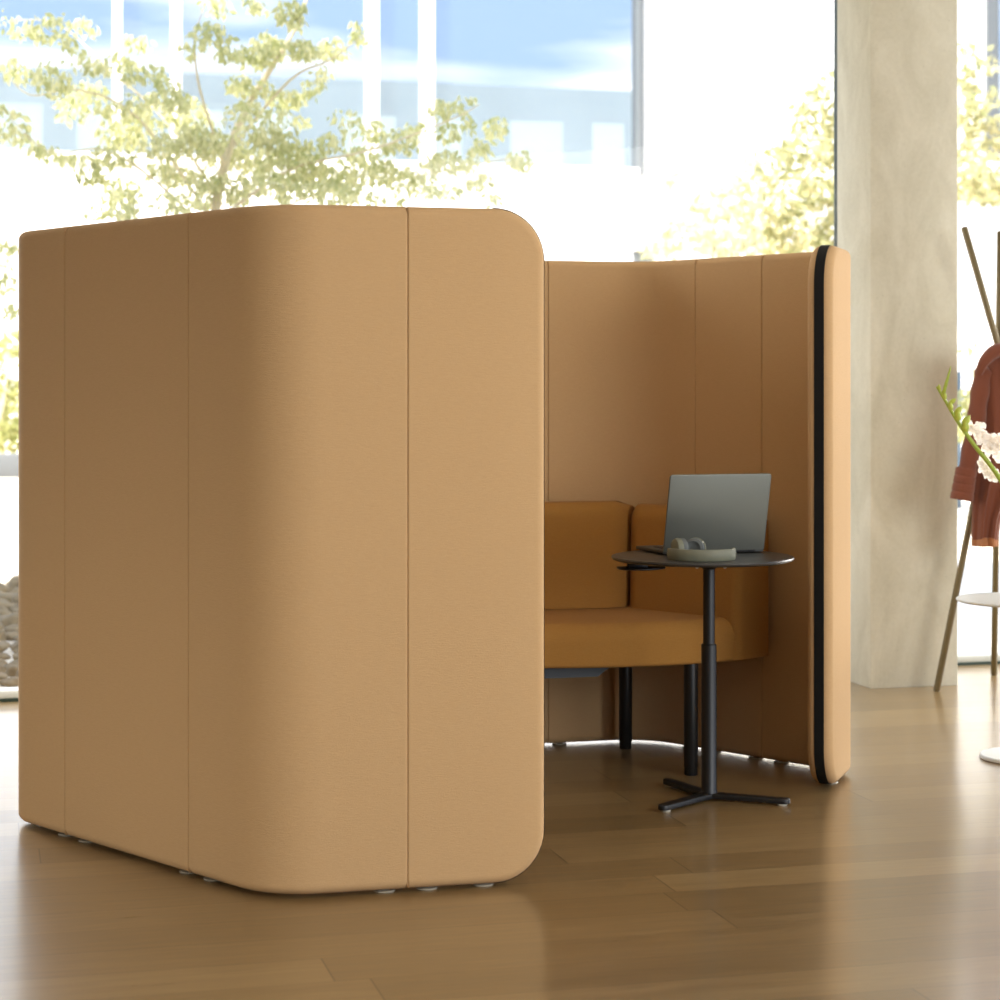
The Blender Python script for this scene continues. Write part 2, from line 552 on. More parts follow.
def clean(pts, tol=.004):
    o = []
    for p in pts:
        if not o or (p - o[-1]).length > tol: o.append(p)
    if (o[0] - o[-1]).length < tol: o.pop()
    return o


c0 = inset(.03)
seat_front = [Vector(p) for p in ((.139, 6.176), (.309, 6.187), (.467, 6.222), (.600, 6.268), (.715, 6.327), (.795, 6.375))]
dl = (seat_front[0] - ub * 1.1)
fr_ = smooth_open(seat_front, 6)
pts = [dl] + fr_ + [c0 + wd * (RIGHT - .022), c0, c0 - ub * LEFT]
pts = clean(fillet_poly([tuple(p) for p in pts], [.08] + [0] * len(fr_) + [.075, .08, .08], closed=True))
bm = new(); slab(bm, [loc2(p) for p in pts], .352, .488, rt=.058, rb=.012, seg=10)
obj('seat_cushion', bm, 'sofa', sofa, 35)


def back_piece(bm, along0, along1, d_back, axis, nrm, mitre0=0.0, mitre1=0.0, z0=.49, z1=.838, lean=.02, thick=.172):
    """upholstered back between two distances along a wall; rounded all over"""
    nz, ns = 22, 24
    secs = []
    for i in range(ns + 1):
        t = i / ns
        e = min(t, 1 - t)
        sec = []
        # profile in (depth d from wall, z): up the front, over the top, down the back
        prof = []
        rt = .05
        for j in range(9): prof.append((thick + lean * (1 - j / 8) , z0 + (z1 - rt - z0) * j / 8, 'f'))
        for j in range(1, 8):
            a = pi / 2 * j / 7; prof.append((thick - rt + rt * cos(a), z1 - rt + rt * sin(a), 'f'))
        for j in range(5): prof.append((thick - rt - (thick - rt - .03 - .03) * (j + 1) / 5, z1, 't'))
        for j in range(1, 5):
            a = pi / 2 * j / 4; prof.append((.03 + .03 - .03 * sin(a), z1 - .03 + .03 * cos(a), 'b'))
        for j in range(1, 6): prof.append((.03, z1 - .03 - (z1 - .03 - z0) * j / 5, 'b'))
        sh = 0.0; re = .02
        w = min(e * abs(along1 - along0), re)
        k = re - sqrt(max(0, re * re - (re - w) ** 2))   # inset at the ends
        for d, z, _ in prof:
            dd = d_back + d
            dd2 = dd - (k if d > .08 else -k * .5)
            zz = z - k * ((z - z0) / (z1 - z0)) * .9
            s = along0 + (along1 - along0) * t + (mitre0 * (1 - t) + mitre1 * t) * dd2
            p = CI + axis * s - nrm * dd2
            sec.append(bm.verts.new((p.x - so.x, p.y - so.y, zz)))
        secs.append(sec)
    for a, b in zip(secs, secs[1:]):
        for j in range(len(a) - 1): bm.faces.new((a[j], a[j + 1], b[j + 1], b[j]))
        bm.faces.new((a[-1], a[0], b[0], b[-1]))
    bm.faces.new(secs[0][::-1]); bm.faces.new(secs[-1])


tn = math.tan(nb.angle(nr) / 2)
bm = new(); back_piece(bm, -LEFT, -.019, .012, ub, nb, 0, -tn)
obj('backrest', bm, 'sofa', sofa, 50)
bm = new(); back_piece(bm, -.006, RIGHT + .012, .012, wd, nr, tn, 0, z0=.358, z1=.828, lean=.03)
obj('backrest', bm, 'sofa', sofa, 50)
for (x, y) in ((.602, 6.305), (.425, 6.77), (-.62, 6.05), (-.72, 6.48)):
    bm = new(); lathe(bm, [(0, 0), (.019, 0), (.021, .003), (.021, .025), (.0225, .027), (.0225, .36), (0, .36)], (x - so.x, y - so.y, 0), 24)
    obj('leg', bm, 'black', sofa)
bm = new()
ax = Matrix.Rotation(TH, 3, 'Z')
prof = [(-.75, .354), (.318, .354), (.245, .304), (-.75, .304)]
vs = []
for d in (-.05, .05):
    vs.append([bm.verts.new(ax @ Vector((x, d, 0)) + Vector((.06 - so.x, 6.33 - so.y, z))) for x, z in prof])
for i in range(4): bm.faces.new((vs[0][i], vs[0][(i + 1) % 4], vs[1][(i + 1) % 4], vs[1][i]))
bm.faces.new(vs[0][::-1]); bm.faces.new(vs[1])
o = obj('support_beam', bm, 'slate', sofa, 20); o['label'] = 'slate grey metal beam under the seat'

# ------------------------------------------------------------------ round work table
tcx, tcy, TZ = .619, 5.925, .722
table = thing('side_table', 'small round black work table on a post with three flat feet', 'table', (tcx, tcy, 0))
bm = new(); lathe(bm, [(0, TZ - .0125), (.258, TZ - .0125), (.267, TZ - .0095), (.2695, TZ - .005), (.268, TZ - .001), (.264, TZ), (0, TZ)], (-.0195, 0, 0), 96)
obj('table_top', bm, 'top', table)
bm = new(); lathe(bm, [(0, .02), (.0175, .02), (.0175, TZ - .04), (.03, TZ - .03), (.045, TZ - .0205), (.075, TZ - .0175), (.075, TZ - .0126), (0, TZ - .0126)], n=32)
obj('post', bm, 'black', table)
bm = new(); lathe(bm, [(.0175, .46), (.0205, .4615), (.0228, .459), (.0228, .03), (.027, .018), (.027, .008), (0, .008)], n=32)
obj('outer_sleeve', bm, 'black', table)
for a in (117, 229.5, 338):
    a = radians(a); bm = new()
    L = .245; pl = []
    rt = Matrix.Rotation(a, 2)
    out = [Vector((.0, -.024)), Vector((.06, -.019)), Vector((L - .02, -.017))]
    out += [Vector((L - .02 + .02 * sin(t), -.017 * cos(t))) for t in [pi * k / 8 for k in range(1, 8)]]
    out += [Vector((L - .02, .017)), Vector((.06, .019)), Vector((.0, .024))]
    slab(bm, [rt @ p for p in out], .006, .0215, rt=.004, rb=.002, seg=3)
    lg = obj('foot', bm, 'black', table)
    bm = new(); q = rt @ Vector((L - .025, 0)); lathe(bm, [(0, 0), (.015, 0), (.016, .003), (.015, .0065), (0, .0065)], (q.x, q.y, 0), 20)
    obj('glide', bm, 'glide', lg)
# height lever under the top
bm = new()
lo = smooth_closed([(-.275, -.03), (-.255, -.075), (-.20, -.085), (-.155, -.06), (-.13, -.02), (-.155, .005), (-.20, -.005), (-.25, -.005)], 5)
if sum(lo[i - 1].x * lo[i].y - lo[i].x * lo[i - 1].y for i in range(len(lo))) < 0: lo = lo[::-1]
slab(bm, lo, TZ - .037, TZ - .030, rt=.003, rb=.003, seg=3)
box(bm, (-.215, -.04, TZ - .0235), (.06, .05, .0215), bevel=.006)
obj('height_lever', bm, 'black', table)
for sx in (-.041, .041):
    bm = new(); lathe(bm, [(0, TZ - .0335), (.004, TZ - .0325), (.0052, TZ - .029), (.0052, TZ - .0126), (0, TZ - .0126)], (sx, -.055, 0), 14)
    obj('screw', bm, 'steel', table)

# ------------------------------------------------------------------ laptop
hx, hy = (.4835 + .797) / 2, (5.945 + 6.045) / 2
hz = TZ + .001
yaw = atan2(.105, .3135)
lap = thing('laptop', 'open silver laptop with its lid turned towards us, on the round black table', 'laptop', (hx, hy, hz), yaw)
LW, LD = .330, .212
bm = new(); box(bm, (0, LD / 2, .0065), (LW, LD, .0105), bevel=.003)
base = obj('keyboard_base', bm, 'deck', lap)
bm = new()
for r_ in range(5):
    for k in range(12): box(bm, (-.125 + k * .0227, .055 + r_ * .021, .0125), (.019, .0175, .0015), bevel=.0005, seg=1)
obj('keys', bm, 'keys', base)
bm = new(); box(bm, (0, LD - .045, .0122), (.10, .06, .0009)); obj('touchpad', bm, 'frame', base)
til = Matrix.Rotation(radians(13), 3, 'X')            # lid leans towards the viewer
bm = new()
LH = .238
out = fillet_poly([(-LW / 2, 0), (LW / 2, 0), (LW / 2, LH), (-LW / 2, LH)], [.003, .003, .009, .009], closed=True)
slab(bm, [(p.x, p.y) for p in out], 0, .006, rt=.002, rb=.002, seg=3)
lm = til @ Matrix.Rotation(radians(90), 3, 'X')
for v in bm.verts: v.co = lm @ v.co + Vector((0, .002, .009))
lid = obj('lid', bm, 'alu', lap)
bm = new(); box(bm, (0, LH / 2 + .002, -.0006), (LW - .012, LH - .02, .001))
for v in bm.verts: v.co = lm @ v.co + Vector((0, .002, .009))
obj('display', bm, 'screen', lid)
bm = new(); tube(bm, [(-LW / 2 + .03, .001, .008), (LW / 2 - .03, .001, .008)], .005, 12); obj('hinge', bm, 'keys', lap)

# ------------------------------------------------------------------ headphones
hp = Vector((.583, 5.775, TZ))
head = thing('headphones', 'sage green over-ear headphones lying in front of the laptop', 'headphones', tuple(hp))
bm = new()
pth = []
for k in range(41):
    a = radians(178 + (372 - 178) * k / 40)
    pth.append(Vector((.094 * cos(a), .072 * sin(a) + .012)))
rows = []
n = len(pth)
for i, p in enumerate(pth):
    t = (pth[min(i + 1, n - 1)] - pth[max(i - 1, 0)]).normalized(); nn = Vector((t.y, -t.x))
    hgt = .034; th = .005
    sec = [(th, .004), (th + .001, .017), (th, hgt - .004), (th - .002, hgt), (-th + .002, hgt), (-th, hgt - .004), (-th - .001, .017), (-th, .004), (-th + .002, .0008), (th - .002, .0008)]
    rows.append([bm.verts.new((p.x + nn.x * o, p.y + nn.y * o, z)) for o, z in sec])
for a, b in zip(rows, rows[1:]):
    for k in range(len(a)): bm.faces.new((a[k], a[(k + 1) % len(a)], b[(k + 1) % len(a)], b[k]))
bm.faces.new(rows[0][::-1]); bm.faces.new(rows[-1])
obj('headband', bm, 'sage', head, 50)
for (x, y, yw, tl) in ((-.068, .012, 200, 0), (-.014, .034, 66, 0)):
    rot = Matrix.Rotation(radians(yw), 3, 'Z') @ Matrix.Rotation(radians(90), 3, 'Y') if False else Matrix.Rotation(radians(yw - 90), 3, 'Z') @ Matrix.Rotation(radians(90), 3, 'X')
    bm = new(); lathe(bm, [(0, -.014), (.02, -.014), (.0285, -.010), (.031, -.002), (.030, .006), (0, .006)], n=32)
    for v in bm.verts: v.co = Vector((v.co.x, v.co.y * 1.0, v.co.z))
    for v in bm.verts: v.co = rot @ v.co + Vector((x, y, .0318))
    cup = obj('ear_cup', bm, 'sage', head)
    bm = new(); lathe(bm, [(.012, .006), (.028, .006), (.0305, .012), (.029, .020), (.022, .023), (.014, .0195), (.010, .0185), (0, .018)], n=32)
    for v in bm.verts: v.co = Vector((v.co.x, v.co.y * 1.0, v.co.z))
    for v in bm.verts: v.co = rot @ v.co + Vector((x, y, .0318))
    obj('ear_cushion', bm, 'cush', cup)
    bm = new(); tube(bm, [(x + .016, y - .012, .030), (x + .018, y - .014, .052)], .003, 8)
    obj('hinge_pin', bm, 'steel', cup)

# ------------------------------------------------------------------ room
bm = new(); rbox(bm, -4.2, 12, -6, 8.12, -.10, 0); struct('floor', bm, 'floor', 0)
bm = new(); rbox(bm, -4.2, 12, -3.2, 8.02, 3.25, 3.45); struct('ceiling', bm, 'ceil', 0)
bm = new(); rbox(bm, -14, 34, 8.02, 8.22, 3.05, 9.1); wf = struct('wall_front', bm, 'upper', 0)
bm = new()
for k in range(17):
    a = -6.5 + k * 2.2; rbox(bm, a, a + .9 + .5 * (k % 2), 8.215, 8.24, 6.0, 8.2)
o = obj('upper_window', bm, 'uglass', wf, 0)
bm = new(); rbox(bm, -4.2, -4, -3.2, 8.02, 0, 3.25); struct('wall_left', bm, 'taupe', 0)
bm = new(); rbox(bm, -4, 1.2, -3.2, -3.0, 0, 3.25); struct('wall_back', bm, 'taupe', 0)  # unseen half-width wall, added to keep light off the booth's left side
bm = new(); rbox(bm, 3.508, 3.898, 7.488, 7.822, -.002, 3.26, .006); struct('trim_1', bm, 'conc')
S.objects['trim_1']['label'] = 'square raw concrete column between the window panes'

WB = 8.07


def window(idx, a0, a1, wide):
    bm = new(); rbox(bm, a0, a1, WB - .05, WB + .05, .012, .042, .003); rbox(bm, a0, a1, WB - .05, WB + .05, 3.0, 3.06)
    w = struct('window_%d' % idx, bm, 'frame')
    bm = new(); rbox(bm, a0, a1, WB - .055, WB + .04, 0, .0118); obj('gasket', bm, 'gasket', w)
    bm = new(); rbox(bm, a0, a1, WB - .006, WB + .006, .043, 3.0); obj('glass_pane', bm, 'glass', w, 0)
    return w


w1 = window(1, -.33, 3.614, 1); w2 = window(2, 3.664, 8.0, 1); w3 = window(3, -5.6, -.38, 1)
for w, a in ((w1, 3.614), (w3, -.38)):
    bm = new(); rbox(bm, a, a + .05, WB - .02, WB + .02, 0, 3.05, .002); obj('mullion', bm, 'gasket', w)

# ------------------------------------------------------------------ outdoors
bm = new()
ns, nt = 40, 60
vv = []


def gz(b):
    t = min(max((b - 14) / 9, 0), 1); t = t * t * (3 - 2 * t)
    return -.03 + .22 * t


for i in range(nt + 1):
    b = 8.125 + (34 - 8.125) * i / nt
    vv.append([bm.verts.new(R(-22 + 50 * j / ns, b, gz(b))) for j in range(ns + 1)])
for a, b in zip(vv, vv[1:]):
    for j in range(ns): bm.faces.new((a[j], a[j + 1], b[j + 1], b[j]))
o = struct('ground', bm, 'ground')
bm = new(); rbox(bm, 2.2, 16, 8.13, 13.0, -.03, .0); o = struct('paving', bm, 'pave')
bm = new(); rbox(bm, -14, 1.2, 24.2, 24.5, gz(24.2) - .02, .47, .02)
tag(obj('kerb_wall', bm, 'kerb'), 'low grey stone kerb below the hedge at the far left', 'kerb')

# office building across the garden; local axes x along the facade, -y towards us
FY = 30.0
fb = thing('office_building', 'white office building across the garden with a long mirrored window band', 'building', (0, FY, 0), TH)


def fx(x):                                            # photo column -> distance along the facade
    r = (x - 500) / F; Y = FY / (1 - math.tan(TH) * r); return r * Y / cos(TH)


ZS, ZT = 4.50, 8.2
FL, FR = fx(-620), fx(641)
bm = new()
box(bm, ((FL - 3 + 17) / 2, .15, ZS / 2 - .06), (17 - FL + 3, .3, ZS + .1))
box(bm, ((FR + 17) / 2, .15, ZS / 2 + 5), (17 - FR, .3, 10 - ZS + ZS - .0))
box(bm, ((FL - 3 + FR) / 2, .15, (ZT + 10.5) / 2), (FR - FL + 3, .3, 10.5 - ZT))
obj('facade_wall', bm, 'fwall', fb, 0)
bm = new(); box(bm, ((FL + FR) / 2, -.02, ZS + .06), (FR - FL, .12, .09)); obj('window_sill', bm, 'fmull', fb, 0)
edges = []
x = 641
cols = [(428, 5.5), (372.5, 5.5), (176.5, 4.5), (117.5, 4), (-78, 5), (-137, 5), (-333, 5), (-392, 5), (-588, 5)]
prev = FR
for cx, hw in cols + [(-620, 2)]:
    a, b = fx(cx - hw), fx(cx + hw)
    bm = new(); box(bm, ((a + b) / 2, .02, (ZS + ZT) / 2 + .05), (b - a, .16, ZT - ZS - .1)); obj('mullion', bm, 'fmull', fb, 0)
    bm = new(); box(bm, ((b + prev) / 2, .10, (ZS + ZT) / 2 + .05), (prev - b, .03, ZT - ZS - .1)); obj('glass_pane', bm, 'fglass', fb, 0)
    prev = a
bm = new(); box(bm, (FR - .02, .0, (ZS + ZT) / 2), (.07, .22, ZT - ZS)); o = obj('end_frame', bm, 'fdark', fb, 0)
# window at the far right of the facade
a0 = fx(985)
bm = new(); box(bm, (a0 + 1.2, -.03, 6.7), (2.4, .08, 3.4)); fr = obj('far_window', bm, 'fdark', fb, 0)
bm = new(); box(bm, (a0 + 1.25, -.06, 6.7), (2.1, .06, 3.1)); obj('far_glass', bm, 'fglass', fr, 0)
p = at(643, 253, 28.5)
bm = new(); box(bm, (0, 0, 0), (.28, .3, .26), bevel=.01); box(bm, (0, -.02, .14), (.32, .34, .03), bevel=.008)
bx = tag(obj('meter_cabinet', bm, 'grey', None, 40, (p.x, p.y, p.z - .13)), 'small pale grey cabinet against the white facade, right of the front screen', 'cabinet')
bm = new(); box(bm, (0, 0, 0), (.16, .16, p.z - .26 + .02)); 
o = obj('cabinet_post', bm, 'grey', bx, 0); o.location = (0, 0, -.13 - (p.z - .26) / 2)


def leaf(bm, p, d, size, wid=.55):
    d = d.normalized()
    x = d.cross(Vector((random.uniform(-1, 1), random.uniform(-1, 1), random.uniform(-.4, .4)))).normalized()
    nrm = x.cross(d)
    a = bm.verts.new(p); b = bm.verts.new(p + d * size * .45 + x * size * wid * .5 + nrm * size * .12)
    c = bm.verts.new(p + d * size); e = bm.verts.new(p + d * size * .45 - x * size * wid * .5 + nrm * size * .12)
    bm.faces.new((a, b, c)); bm.faces.new((a, c, e))


def sprays(bm, lst, size, droop=.8):
    for (c, rx, ry, rz, n) in lst:
        for k in range(n):
            while True:
                q = Vector((random.uniform(-1, 1), random.uniform(-1, 1), random.uniform(-1, 1)))
                if q.length < 1: break
            p = c + Vector((q.x * rx, q.y * ry, q.z * rz))
            d = Vector((random.gauss(0, .45), random.gauss(0, .45), -droop + random.gauss(0, .3)))
            leaf(bm, p, d, size * random.uniform(.65, 1.25))


# slender tree close to the window: branches carry sprays of drooping leaves
TY = 11.3
tr = thing('young_tree', 'slender pale green tree outside the window behind the front screen', 'tree', (at(225, 700, TY).x, TY, gz(11)))
off = tr.location.copy()
def tp(x, y, dy=0.0): return at(x, y, TY + dy) - off
bm = new()
tube(bm, smooth_open([Vector((0, 0, -.02)), tp(222, 420), tp(214, 240), tp(226, 160, .05), tp(247, 108, .1), tp(275, 62, .1), tp(300, 18, .2), tp(318, -40, .2)], 5), [.04 - .034 * i / 35 for i in range(36)], 8)
obj('trunk', bm, 'bark', tr)
br = [[(214, 240, 0), (160, 185, -.2), (105, 150, -.4), (50, 152, -.5), (10, 118, -.6)],
      [(220, 200, 0), (165, 120, .3), (110, 70, .4), (60, 25, .5), (15, 20, .5)],
      [(218, 220, 0), (290, 170, -.3), (370, 150, -.5), (450, 120, -.6), (480, 104, -.6)],
      [(214, 260, 0), (300, 200, .3), (400, 180, .4), (500, 160, .5), (530, 158, .5)],
      [(230, 150, .1), (290, 80, -.2), (330, 60, -.3), (368, 32, -.4)],
      [(224, 165, 0), (200, 90, -.3), (195, 40, -.4), (205, 5, -.4)],
      [(216, 225, 0), (140, 120, -.1), (80, 90, -.2), (30, 95, -.2), (2, 68, -.2)],
      [(214, 300, 0), (120, 230, -.3), (40, 250, -.4), (5, 300, -.5)]]
for b_ in br:
    bm = new(); P = smooth_open([tp(*q) for q in b_], 5)
    tube(bm, P, [.010 - .008 * i / (len(P) - 1) for i in range(len(P))], 6)
    obj('branch', bm, 'bark', tr)
L = [(24, 28, 16, 14, 26), (50, 26, 22, 14, 50), (88, 24, 12, 10, 26), (72, 46, 9, 8, 18), (5, 20, 10, 10, 10), (10, 68, 18, 11, 34),
     (8, 124, 20, 19, 62), (32, 143, 12, 6, 14), (45, 150, 14, 7, 22), (68, 158, 14, 6, 20), (52, 78, 20, 18, 64), (92, 63, 22, 7, 32), (125, 60, 12, 8, 26),
     (138, 40, 18, 7, 26), (130, 75, 12, 9, 22), (152, 72, 12, 10, 20), (90, 88, 24, 11, 44), (72, 105, 17, 18, 60), (110, 110, 14, 12, 34), (135, 105, 16, 14, 40),
     (125, 132, 32, 16, 120), (170, 95, 20, 16, 60), (190, 115, 24, 20, 110), (200, 140, 30, 18, 130), (165, 145, 25, 14, 70), (110, 155, 26, 11, 56), (90, 172, 16, 10, 40),
     (120, 190, 22, 16, 80), (125, 210, 16, 8, 30), (95, 210, 20, 6, 16), (170, 172, 24, 13, 80), (205, 178, 18, 12, 60), (205, 196, 14, 10, 24),
     (210, 35, 22, 14, 60), (232, 50, 16, 9, 36), (190, 50, 8, 9, 12), (215, 5, 16, 9, 30), (255, 4, 14, 6, 24), (292, 12, 18, 14, 70), (270, 45, 18, 14, 70),
     (258, 55, 20, 11, 60), (305, 48, 18, 11, 60), (332, 48, 18, 11, 54), (358, 32, 10, 12, 26), (322, 75, 10, 8, 14), (240, 82, 14, 10, 34), (262, 88, 14, 9, 30),
     (288, 98, 20, 10, 60), (312, 88, 10, 9, 16), (250, 106, 16, 6, 18), (300, 120, 10, 6, 12), (270, 138, 22, 11, 66), (300, 150, 28, 13, 90), (250, 158, 28, 13, 90),
     (332, 140, 14, 8, 26), (318, 176, 30, 11, 80), (280, 180, 26, 10, 60), (345, 186, 14, 15, 40), (285, 196, 8, 8, 16), (237, 196, 10, 8, 16),
     (372, 128, 12, 11, 36), (396, 140, 24, 12, 60), (360, 155, 22, 11, 40), (440, 108, 14, 9, 34), (462, 104, 9, 9, 16), (475, 98, 5, 6, 5), (415, 130, 14, 11, 26),
     (495, 128, 14, 14, 44), (482, 148, 14, 10, 26), (520, 160, 16, 10, 36), (450, 160, 32, 11, 76), (410, 178, 28, 12, 66), (400, 195, 10, 6, 12), (440, 188, 28, 9, 44), (480, 180, 18, 9, 26),
     (492, 200, 8, 8, 12), (374, 198, 10, 8, 14), (470, 122, 10, 8, 12), (450, 130, 14, 10, 20),
     (240, 185, 30, 14, 80), (290, 165, 40, 14, 110), (330, 190, 40, 14, 110), (260, 120, 40, 22, 80), (225, 150, 30, 22, 90), (180, 200, 30, 10, 50), (375, 168, 30, 14, 70), (350, 120, 20, 16, 24), (150, 110, 30, 20, 60),
     (8, 245, 10, 8, 16), (6, 280, 12, 10, 22), (9, 308, 10, 7, 18), (4, 262, 9, 6, 9)]
px = TY / F
bm = new(); lst = []
for (x, y, rx, ry, n) in L:
    c = tp(x, y, random.uniform(-.5, .5)); lst.append((c, rx * px, .22, ry * px, int(n * 1.9)))
sprays(bm, lst, .052)
obj('foliage', bm, 'leaf', tr, 'leaf')


def bush_tree(name, label, cat, base, clusters, size, mat, trunk=None, group=None, twigs=True):
    t = thing(name, label, cat, base, 0, group)
    b0 = Vector(base); bm = new()
    lst = [(c - b0, r1, r1 * .9, r2, n) for c, r1, r2, n in clusters]
    sprays(bm, lst, size, .35); obj('foliage', bm, mat, t, 'leaf')
    if trunk:
        bm = new(); P = smooth_open([Vector(q) - b0 for q in trunk], 5)
        tube(bm, P, [.10 - .085 * i / (len(P) - 1) for i in range(len(P))], 8); obj('trunk', bm, 'bark', t)
        if not twigs: return t
        bm = new()
        for c, r1, r2, n in clusters[::2]:
            tube(bm, [P[int(len(P) * .6)], (P[int(len(P) * .8)] + c - b0) / 2, c - b0], [.03, .02, .008], 6)
        obj('branches', bm, 'bark', t)
    return t


Y2 = 17.5
cl = []
for (x, y, rx, ry, n) in [(815, 118, 24, 30, 90), (835, 95, 24, 26, 70), (800, 150, 30, 20, 110), (835, 150, 26, 26, 120), (760, 172, 34, 22, 120), (815, 190, 34, 24, 160), (720, 205, 34, 20, 110),
                          (770, 215, 40, 24, 190), (690, 232, 30, 16, 80), (735, 240, 36, 18, 140), (790, 245, 36, 18, 150), (830, 230, 26, 24, 140), (672, 182, 12, 10, 10), (660, 248, 20, 14, 40),
                          (870, 130, 50, 60, 320), (900, 210, 60, 50, 300), (780, 290, 70, 35, 260)]:
    cl.append((at(x, y, Y2 + random.uniform(-.7, .7)), rx * Y2 / F, ry * Y2 / F, int(n * 1.25)))
base = at(850, 520, Y2); base.z = gz(17)
bush_tree('garden_tree', 'broad yellow green tree beyond the glass, left of the concrete column', 'tree', base, cl, .105, 'leaf2', [base - Vector((0, 0, .03)), at(850, 420, Y2), at(845, 260, Y2), at(840, 130, Y2)], twigs=False)
Y3 = 20.5
cl = []
for (x, y, rx, ry, n) in [(968, 50, 14, 14, 26), (966, 80, 14, 20, 60), (972, 115, 18, 24, 110), (990, 60, 12, 12, 16), (984, 100, 20, 16, 34), (995, 130, 20, 20, 70), (975, 150, 22, 18, 90), (970, 180, 26, 18, 150), (1000, 170, 26, 18, 130),
                          (990, 190, 30, 14, 160), (1040, 130, 34, 50, 280)]:
    cl.append((at(x, y, Y3 + random.uniform(-.7, .7)), rx * Y3 / F, ry * Y3 / F, int(n * 1.2)))
base = at(1030, 500, Y3); base.z = gz(20)
bush_tree('garden_tree', 'yellow green tree with peach tips outside, right of the concrete column', 'tree', base, cl, .11, 'leaf2', [base - Vector((0, 0, .03)), at(1030, 400, Y3), at(1025, 200, Y3), at(1020, 100, Y3)], twigs=False)
# hedge at the far left, standing behind the kerb
Y4 = 24.6
cl = []
for (x, y, rx, ry, n) in [(12, 345, 14, 22, 60), (-8, 360, 20, 26, 80), (8, 395, 22, 22, 130), (-14, 420, 26, 20, 130), (12, 432, 20, 18, 120), (30, 420, 24, 28, 140), (-40, 400, 26, 40, 200)]:
    cl.append((at(x, y, Y4 + random.uniform(-.2, .3)), rx * Y4 / F, ry * Y4 / F, int(n * 1.3)))
base = at(0, 480, Y4); base.z = gz(24.5)
bush_tree('garden_hedge', 'bushy yellow green hedge above the kerb, at the left edge', 'shrub', base, cl, .12, 'leaf3', [base - Vector((0, 0, .02)), at(0, 440, Y4), at(0, 400, Y4)])
# low planting and fence to the right of the column
Y5 = 19.0
fz = gz(19)
fe = thing('garden_fence', 'thin blue grey post fence outside, right of the concrete column', 'fence', (at(972, 400, Y5).x, Y5, fz), TH)
for k in range(6):
    bm = new(); box(bm, (-.14 + k * .36, k * .0, .65), (.045, .045, 1.3), bevel=.006); obj('post', bm, 'post', fe)
for z in (.35, 1.05):
    bm = new(); box(bm, (.75, 0, z), (2.0, .03, .04), bevel=.005); obj('rail', bm, 'post', fe)
cl = []
for (x, y, rx, ry, n) in [(966, 345, 12, 10, 12), (985, 372, 16, 14, 16), (965, 402, 16, 16, 50), (985, 425, 20, 16, 70), (964, 432, 14, 12, 40), (1010, 400, 20, 26, 80)]:
    cl.append((at(x, y, Y5 - .6 + random.uniform(-.2, .2)), rx * Y5 / F, ry * Y5 / F, int(n * 1.2)))
base = at(985, 500, Y5 - .6); base.z = fz
bush_tree('garden_shrub', 'loose green shrub in front of the thin outdoor fence', 'shrub', base, cl, .09, 'leaf3', [base - Vector((0, 0, .02)), at(985, 440, Y5 - .6), at(985, 400, Y5 - .6)])


def stone(p, r):
    bm = new(); bmesh.ops.create_icosphere(bm, subdivisions=3, radius=1)
    s = Vector((r * random.uniform(.8, 1.3), r * random.uniform(.8, 1.2), r * random.uniform(.55, .85)))
    ph = [random.uniform(0, 6) for _ in range(6)]
    for v in bm.verts:
        c = v.co.copy()
        k = 1 + .16 * sin(3 * c.x + ph[0]) * cos(2.5 * c.y + ph[1]) + .12 * sin(4 * c.z + ph[2] + 2 * c.x) + .05 * sin(9 * c.y + ph[3])
        v.co = Vector((c.x * s.x, c.y * s.y, c.z * s.z)) * k
    o = obj('garden_stone', bm, 'stone', None, 60, p)
    return tag(o, 'rough mottled stone lying in the bed outside the glass at far left', 'stone', 'garden stones at the far left')


placed = []
for k in range(900):
    Y = random.uniform(8.35, 12.6); x = random.uniform(-14, 26)
    r = random.uniform(.022, .062) * (1 + (Y - 8.3) * .14)
    X = (x - 500) / F * Y
    p = Vector((X, Y))
    b = p.dot(V.xy)
    if b - r < 8.2: continue
    if any((p - q).length < (r + rr) * 1.3 for q, rr in placed): continue
    placed.append((p, r)); stone((X, Y, gz(b) + r * .35), r)
    if len(placed) >= 90: break

# ------------------------------------------------------------------ coat stand, coat
ctr = Vector((.0, .0, 0))
A0 = at(964, 227, 8.06); Ax = at(1004, 362, 8.12)
B0 = at(936.5, 691, 8.06); B0.z = 0
B0.x = (936.5 - 500) / F * B0.y
Cc0 = Vector((494 / F * 8.52, 8.52, 0))
st = thing('coat_stand', 'coat stand of crossing olive brown tubes beside the concrete column', 'coat stand', (Ax.x, Ax.y, 0))
so3 = st.location.copy()


def pole(p, q, off=(0, 0, 0)):
    bm = new(); o = Vector(off) - so3
    d = (q - p).normalized()
    tube(bm, [p + o, p + d * .004 + o, q - d * .004 + o, q + o], [.0105, .0135, .0135, .0105], 16)
    return obj('pole', bm, 'olive', st)


def extend(p, m, z):
    t = (z - p.z) / (m.z - p.z); return p + (m - p) * t


A1 = extend(A0, Ax + Vector((0, .02, 0)), 0.0); pole(A0, A1)
Bt = extend(B0, Ax + Vector((.0, .012, .03)), 1.89); pole(B0, Bt)
Ct = at(1000.5, 231, 8.10); pole(Cc0, Ct)

